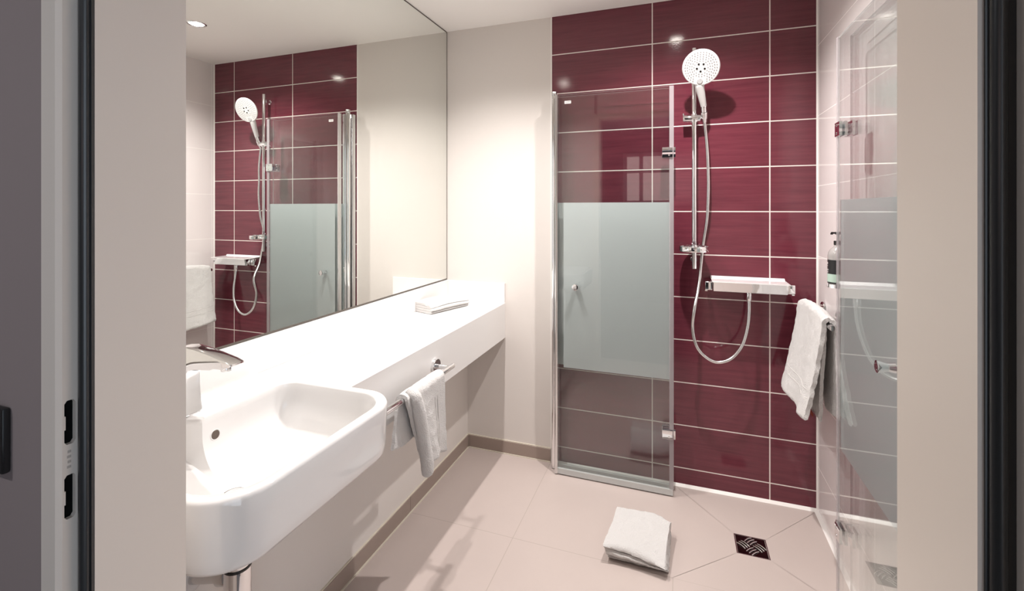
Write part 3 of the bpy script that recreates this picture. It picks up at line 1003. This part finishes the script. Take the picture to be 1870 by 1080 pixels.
box(bm, 0.634, 0.640, -0.034, -0.0005, 0.002, 1.858)
obj('wall_profile', bm, M['satin'], t, 40)
for Pf in (PF, PR):
    bm = prism(B(), [(0.0, -0.006), (LL, -0.006), (LL, 0.006), (0.0, 0.006)], lambda a, b, w: Pf(a, b, w), 0.006, ZB + 0.012)
    obj('bottom_seal', bm, M['seal'], t, label='clear bottom seal strip')
obj('edge_seal', prism(B(), [(LL - 0.016, 0.0035), (LL + 0.003, 0.0035), (LL + 0.003, 0.006), (LL - 0.016, 0.006)], lambda a, b, w: PF(a, b, w), 0.035, ZT), M['pvc'], t, label='clear vertical seal along the hinge edge')
for z in (1.552, 0.283): hinge(t, PF, PR, LL, 0.044, z, 0, 0)
knob(pf, PF, 0.098, 0.924)
# maker's sticker
bm = prism(B(), [(0.038, 1.8075), (0.070, 1.8075), (0.070, 1.8215), (0.038, 1.8215)], lambda a, b, w: PF(a, w, b), 0.0032, 0.0036)
st = obj('sticker', bm, M['sticker'], pf, label='tiny white maker sticker in the top corner')
cu = bpy.data.curves.new('sticker_text', 'FONT')
cu.body = 'H\u00dcPPE'; cu.size = 0.0085; cu.align_x = 'CENTER'; cu.align_y = 'CENTER'; cu.extrude = 0.0001
tmp = bpy.data.objects.new('sticker_text', cu)
COL.objects.link(tmp)
dg = bpy.context.evaluated_depsgraph_get()
me = bpy.data.meshes.new_from_object(tmp.evaluated_get(dg))
bpy.data.objects.remove(tmp)
q = Vector(PF(0.054, 0.0039, 1.8145))
me.transform(Matrix.Translation(q) @ Matrix.Rotation(PI / 2, 4, 'X'))
bm = B(); bm.from_mesh(me)
ink = obj('sticker_text', bm, M['ink'], t)
ink.parent = pf
ink.matrix_parent_inverse = Matrix.Translation(Vector(t.location)).inverted() @ Matrix.Identity(4)
ink.matrix_parent_inverse = Matrix.Identity(4)

# right door, folded back along the right wall
t = thing('glass_shower_door', (1.74, -1.12, 0), 'right folding glass shower door with frosted band, folded back along the white right wall', 'shower door', 'folding glass shower doors')
RL = 0.537
ux, un = Vector((0, 1)), Vector((-1, 0))
RF, RR = (1.700, -0.549 - RL), (1.733, -0.556 - RL)
u2 = Vector((-0.012, 1)).normalized(); n2 = Vector((-1, -0.012)).normalized()
pf, PF = glass_panel('front_pane', t, RF, ux, un, RL, ZB, ZT, film=(0.032, RL - 0.003, 0.524, 1.327))
pr, PR = glass_panel('rear_pane', t, (RR[0] + 0.006, RR[1]), u2, n2, RL, ZB, ZT, film=(0.0, RL - 0.012, 0.524, 1.327))
bm = prism(B(), [(-0.010, -0.008), (0.004, -0.008), (0.004, 0.008), (-0.004, 0.011), (-0.010, 0.008)], lambda a, b, w: PF(a, b, w), 0.006, ZT + 0.002)
obj('closing_strip', bm, M['satin'], t)
bm = cyl(B(), (1.735, -1.112, 0.004), (1.735, -1.112, 1.862), 0.0135, 32)
obj('pivot_tube', bm, M['chrome'], t, 40)
obj('pivot_cap', cyl(B(), (1.735, -1.112, 1.8622), (1.735, -1.112, 1.882), 0.0135, 32, 0.0015), M['satin'], t, 40)
obj('wall_profile', box(B(), 1.750, RW - 0.0005, -1.128, -1.096, 0.002, 1.858, 0.002, 2), M['satin'], t, 40)
for Pf in (PF, PR):
    bm = prism(B(), [(0.0, -0.006), (RL, -0.006), (RL, 0.006), (0.0, 0.006)], lambda a, b, w: Pf(a, b, w), 0.006, ZB + 0.012)
    obj('bottom_seal', bm, M['seal'], t)
obj('edge_seal', prism(B(), [(RL - 0.010, 0.0035), (RL + 0.003, 0.0035), (RL + 0.003, 0.006), (RL - 0.010, 0.006)], lambda a, b, w: PF(a, b, w), 0.035, ZT), M['pvc'], t)
for z in (1.552, 0.262): hinge(t, PF, PR, RL, 0.036, z, 0, 0)
knob(pf, PF, 0.102, 0.921)

# ------------------------------------------------------------------ shower
t = thing('shower_rail', (1.279, 0, 1.03), 'vertical chrome shower rail with slider and round soap dish on maroon tiles', 'shower rail')
SY = -0.047
obj('rod', cyl(B(), (1.279, SY, 1.025), (1.279, SY, 2.028), 0.0105, 28, 0.0015), M['chrome'], t, 40)
for z in (1.985, 1.065):
    obj('wall_mount', lathe(B(), (1.279, -0.0003, z), (0, -1, 0), [(0.014, 0), (0.014, 0.004), (0.0095, 0.006), (0.0095, 0.034), (0.0135, 0.037), (0.0135, 0.0375)], 28), M['chrome'], t, 40)
bm = cyl(B(), (1.231, SY, 1.709), (1.305, SY, 1.709), 0.0162, 28, 0.002)
lathe(bm, (1.279, SY, 1.690), (0, 0, 1), [(0.0135, 0), (0.015, 0.002), (0.015, 0.036), (0.0135, 0.038)], 28)
cyl(bm, (1.2335, SY, 1.72), (1.2325, SY - 0.004, 1.7335), 0.0035, 12)
sl = obj('slider', bm, M['chrome'], t, 40)
# cradle gripping the hand shower cone
ax = Vector((-0.012, -0.080, 0.150)).normalized()
hb = Vector((1.3185, -0.0655, 1.757))
bm = lathe(B(), hb - ax * 0.057, ax, [(0.0128, 0), (0.0135, 0.002), (0.0150, 0.030), (0.0150, 0.0305), (0.0138, 0.0305), (0.0118, 0.0)], 28, cap=False)
cyl(bm, (1.300, SY, 1.709), (1.312, -0.057, 1.712), 0.0105, 20)
obj('cradle', bm, M['chrome'], sl, 40)
bm = B()
lathe(bm, (1.277, -0.078, 1.106), (0, 0, 1), [(0.057, 0.0), (0.0605, 0.0), (0.062, 0.002), (0.062, 0.022), (0.0605, 0.024), (0.0585, 0.022), (0.0575, 0.006), (0.0005, 0.005)], 56, cap=False)
lathe(bm, (1.277, -0.078, 1.106), (0, 0, 1), [(0.057, 0.0), (0.0005, 0.0)], 56, cap=False)
d = obj('soap_dish', bm, M['chrome'], t, 40)
bm = cyl(B(), (1.279, SY, 1.100), (1.279, SY, 1.134), 0.0142, 28, 0.002)
box(bm, 1.2765, 1.2795, -0.136, -0.062, 1.112, 1.124)
obj('dish_clamp', bm, M['chrome'], d, 40)

t = thing('hand_shower', tuple(hb), 'white hand shower with round perforated head held on the shower rail', 'shower head')
hc = Vector((1.303, -0.156, 1.908))
fn_ = Vector((-0.10, -0.905, -0.42)).normalized()
up = (Vector((0.06, -0.43, 0.90)) - fn_ * Vector((0.06, -0.43, 0.90)).dot(fn_)).normalized()
rt = up.cross(fn_).normalized()
HR = 0.0765
# face and back in one body with the handle: lofted sections
bm = B()
lathe(bm, hc - fn_ * 0.030, fn_, [(0.012, 0.0), (0.035, 0.002), (0.058, 0.010), (0.072, 0.020), (HR, 0.027), (HR, 0.031), (HR - 0.0025, 0.0335), (0.066, 0.0335), (0.002, 0.0340)], 64)
hn = hc - up * 0.082 - fn_ * 0.010
hpts = [hb, hb + (hn - hb) * 0.35, hb + (hn - hb) * 0.7, hn, hc - up * 0.066 - fn_ * 0.0095, hc - up * 0.050 - fn_ * 0.010, hc - up * 0.030 - fn_ * 0.010]
hp = spline(hpts, 6)
rings = []
nh = 28
for i, p in enumerate(hp):
    d_ = (hp[min(i + 1, len(hp) - 1)] - hp[max(i - 1, 0)]).normalized()
    a = (rt - d_ * rt.dot(d_)).normalized(); b = a.cross(d_)
    u = i / (len(hp) - 1)
    wa = 0.0125 + 0.0065 * min(1, u / 0.45) + 0.034 * max(0, (u - 0.42) / 0.58) ** 1.7
    wb = 0.0125 + 0.0020 * u
    if u > 0.5: wb = max(0.009, wb - 0.012 * (u - 0.5))
    rings.append([bm.verts.new(p + a * math.cos(2 * PI * k / nh) * wa + b * math.sin(2 * PI * k / nh) * wb) for k in range(nh)])
for i in range(len(rings) - 1):
    for k in range(nh):
        bm.faces.new((rings[i][k], rings[i][(k + 1) % nh], rings[i + 1][(k + 1) % nh], rings[i + 1][k]))
bm.faces.new(rings[0][::-1]); bm.faces.new(rings[-1])
bmesh.ops.recalc_face_normals(bm, faces=bm.faces[:])
obj('head', bm, M['whiteplastic'], t, 40)
fz = hc + fn_ * 0.0040
bm = B()
for r_, n_ in ((0.064, 34), (0.055, 30), (0.046, 24), (0.037, 20), (0.028, 14)):
    for k in range(n_):
        a = 2 * PI * (k + 0.5 * (n_ % 4 == 0)) / n_
        if r_ > 0.04 and abs(a - 1.5 * PI) < 0.42 * 0.05 / r_: continue
        c = fz + (rt * math.cos(a) + up * math.sin(a)) * r_
        lathe(bm, c, fn_, [(0.0021, -0.0004), (0.0018, 0.0012), (0.0004, 0.0013)], 7)
o = obj('spray_nozzles', bm, M['nozzle'], t, 60)
o['kind'] = 'stuff'
for k in range(5):
    a = PI / 2 + 2 * PI * (k + 0.5) / 5
    c = fz + (rt * math.cos(a) + up * math.sin(a)) * 0.0165
    obj('jet_nozzle', lathe(B(), c, fn_, [(0.0042, -0.0004), (0.0042, 0.0010), (0.0026, 0.0014), (0.0003, 0.0006)], 16), M['darkplastic'], t, 50, label='dark centre jet nozzle')
obj('select_button', lathe(B(), hc - up * 0.0575 + fn_ * 0.0034, fn_, [(0.0118, 0), (0.0118, 0.0016), (0.0105, 0.0026), (0.0005, 0.0022)], 32), mat('pale_grey_button', (0.42, 0.42, 0.42), 0.2), t, 40, label='pale grey round button below the face')
obj('connector', lathe(B(), hb + ax * 0.004, -ax, [(0.0125, 0), (0.0128, 0.006), (0.0118, 0.007), (0.0115, 0.040), (0.0095, 0.075), (0.0080, 0.080)], 28), M['chrome'], t, 40, label='chrome hose cone')

hs = hb - ax * 0.075
hose = [tuple(hs), (1.3305, -0.098 + 0.0, 1.6), (1.337, -0.094, 1.5), (1.338, -0.088, 1.38), (1.334, -0.084, 1.252), (1.325, -0.145, 1.13), (1.300, -0.14, 0.96), (1.279, -0.122, 0.863), (1.271, -0.11, 0.768),
        (1.287, -0.112, 0.692), (1.323, -0.112, 0.648), (1.371, -0.112, 0.629), (1.426, -0.108, 0.650), (1.469, -0.1, 0.707), (1.492, -0.085, 0.781), (1.501, -0.068, 0.848), (1.502, -0.0585, 0.905)]
hose[1] = (1.334, -0.034, 1.571); hose[2] = (1.338, -0.030, 1.48); hose[3] = (1.339, -0.032, 1.38); hose[4] = (1.334, -0.024, 1.252); hose[5] = (1.352, -0.065, 1.13)
hose[5] = (1.318, -0.012, 1.13); hose[6] = (1.299, -0.06, 0.96)
t = thing('shower_hose', tuple(hs), 'silver shower hose looping from the hand shower down to the mixer', 'shower hose')
sp = spline(hose, 26)
obj('hose', tube(B(), sp, 0.0072, 14, ridged=0.06), M['satin'], t, 60)
obj('hose_nut', lathe(B(), (1.502, -0.0575, 0.894), (0, 0, 1), [(0.0085, 0), (0.0105, 0.003), (0.0110, 0.038), (0.0095, 0.040)], 24), M['chrome'], t, 40)

t = thing('shower_mixer', (1.5, 0, 0.96), 'chrome thermostatic shower mixer with white glass shelf on top', 'shower mixer')
bm = prism(B(), [(-0.0003, 0.9355), (-0.100, 0.9355), (-0.104, 0.9375), (-0.118, 0.9780), (-0.0003, 0.9780)], lambda a, b, w: (w, a, b), 1.3555, 1.643, 0.003, 2)
obj('body', bm, M['chrome'], t, 40)
bm = prism(B(), [(-0.0003, 0.9785), (-0.1225, 0.9785), (-0.1225, 0.9825), (-0.014, 0.9845), (-0.008, 0.9915), (-0.0003, 0.9915)], lambda a, b, w: (w, a, b), 1.350, 1.649, 0.001, 1)
obj('glass_shelf', bm, M['shelf'], t, 40)
for x0, x1 in ((1.324, 1.353), (1.6455, 1.674)):
    bm = prism(B(), rrect(0.040, 0.040, 0.006, 5, -0.062, 0.9555), lambda a, b, w: (w, a, b), x0, x1, 0.0015, 2)
    kn = obj('control_knob', bm, M['chrome'], t, 40)
    s = -1 if x0 < 1.5 else 1
    obj('grip', box(B(), (x0 if s < 0 else x1 - 0.010), (x0 + 0.010 if s < 0 else x1), -0.068, -0.056, 0.9295, 0.9352), M['chrome'], kn, 40)
obj('outlet', lathe(B(), (1.502, -0.0575, 0.9352), (0, 0, -1), [(0.012, 0), (0.012, 0.002)], 24), M['chrome'], t, 40)

# ------------------------------------------------------------------ soap bottle in a wall bracket
BX, BYY = 1.7355, -0.412
t = thing('soap_dispenser', (BX, BYY, 1.030), 'pump bottle with black label in a bracket on the right shower wall', 'soap bottle')
obj('bottle', lathe(B(), (BX, BYY, 1.0345), (0, 0, 1), [(0.027, 0), (0.0305, 0.003), (0.0305, 0.098), (0.0285, 0.110), (0.021, 0.123), (0.013, 0.130), (0.0115, 0.137)], 40), mat('clear_bottle_plastic', (0.34, 0.32, 0.31), 0.12), t, 40)
bm = lathe(B(), (BX, BYY, 1.038), (0, 0, 1), [(0.0309, 0.0), (0.0309, 0.082)], 40, cap=False)
lb = obj('label', bm, M['label'], t, 60, label='black wrap label')
bm = lathe(B(), (BX, BYY, 1.043), (0, 0, 1), [(0.0312, 0.0), (0.0312, 0.028)], 40, cap=False)
obj('label_panel', bm, M['labelgreen'], lb, 60, label='pale green panel at the foot of the label')
bm = B()
for z, hgt, a0, a1 in ((1.105, 0.006, 2.75, 3.3), (1.098, 0.002, 2.8, 3.35), (1.083, 0.004, 2.6, 3.4), (1.077, 0.0025, 2.6, 3.35), (1.0735, 0.0015, 2.6, 3.35)):
    n = 10
    for i in range(n):
        if (i + int(z * 1000)) % 4 == 3: continue
        A0, A1 = a0 + (a1 - a0) * i / n, a0 + (a1 - a0) * (i + 0.8) / n
        quad(bm, [(BX + 0.0313 * math.cos(A0), BYY + 0.0313 * math.sin(A0), z), (BX + 0.0313 * math.cos(A1), BYY + 0.0313 * math.sin(A1), z),
                  (BX + 0.0313 * math.cos(A1), BYY + 0.0313 * math.sin(A1), z + hgt), (BX + 0.0313 * math.cos(A0), BYY + 0.0313 * math.sin(A0), z + hgt)])
obj('label_print', bm, M['sticker'], lb, label='small pale lines of print')
bm = cyl(B(), (BX, BYY, 1.1715), (BX, BYY, 1.186), 0.0125, 24, 0.001)
cyl(bm, (BX, BYY, 1.186), (BX, BYY, 1.208), 0.004, 12)
cyl(bm, (BX, BYY, 1.208), (BX, BYY, 1.217), 0.009, 20, 0.001)
prism(bm, [(-0.004, -0.003), (0.030, -0.003), (0.034, -0.007), (0.036, -0.004), (0.030, 0.003), (-0.004, 0.003)], lambda a, b, w: (BX - 0.3 * a + w, BYY + 0.95 * a, 1.2125 + b), -0.0035, 0.0035)
obj('pump', bm, M['darkplastic'], t, 40)
bm = lathe(B(), (BX, BYY, 1.0225), (0, 0, 1), [(0.028, 0), (0.033, 0.001), (0.033, 0.013), (0.0318, 0.013), (0.0318, 0.0115), (0.002, 0.0115)], 40)
box(bm, BX + 0.025, RW - 0.0005, BYY - 0.012, BYY + 0.012, 1.0225, 1.0345)
obj('bracket', bm, M['chrome'], t, 40)

# ------------------------------------------------------------------ floor drain
t = thing('floor_drain', (1.476, -0.322, DZ), 'square steel floor drain with woven slot pattern in the shower floor', 'floor drain')
bm = B()
e = 0.004
for x0, x1, y0, y1 in ((DX0, DX1, DY0, DY0 + e), (DX0, DX1, DY1 - e, DY1), (DX0, DX0 + e, DY0 + e, DY1 - e), (DX1 - e, DX1, DY0 + e, DY1 - e)):
    box(bm, x0, x1, y0, y1, DZ - 0.0015, DZ + 0.001)
obj('frame', bm, M['satin'], t)
obj('grate', box(B(), DX0 + e + 0.0008, DX1 - e - 0.0008, DY0 + e + 0.0008, DY1 - e - 0.0008, DZ - 0.0004, DZ + 0.0004), mat('steel_reflecting_maroon', (0.13, 0.10, 0.10), 0.08, 1.0), t)  # dark base colour stands in for the maroon wall mirrored in the steel
bm = B()
cxd, cyd = (DX0 + DX1) / 2, (DY0 + DY1) / 2
for ox, oy, dx, dy in ((0, 0.0285, 1, 1), (0, -0.0285, 1, 1), (0.0285, 0, 1, -1), (-0.0285, 0, 1, -1)):
    dirv = Vector((dx, dy)).normalized(); nv = Vector((-dirv.y, dirv.x))
    for k in (-1, 0, 1):
        c = Vector((cxd + ox, cyd + oy)) + nv * k * 0.0118
        pts = []
        for q_ in range(13):
            u = -1 + 2 * q_ / 12
            q = c + dirv * u * 0.0190
            pts.append((q.x, q.y, DZ + 0.0002 + 0.0030 * (1 - u * u)))
        tube(bm, pts, 0.0024, 8)
obj('slot_bars', bm, M['chrome'], t, 60)
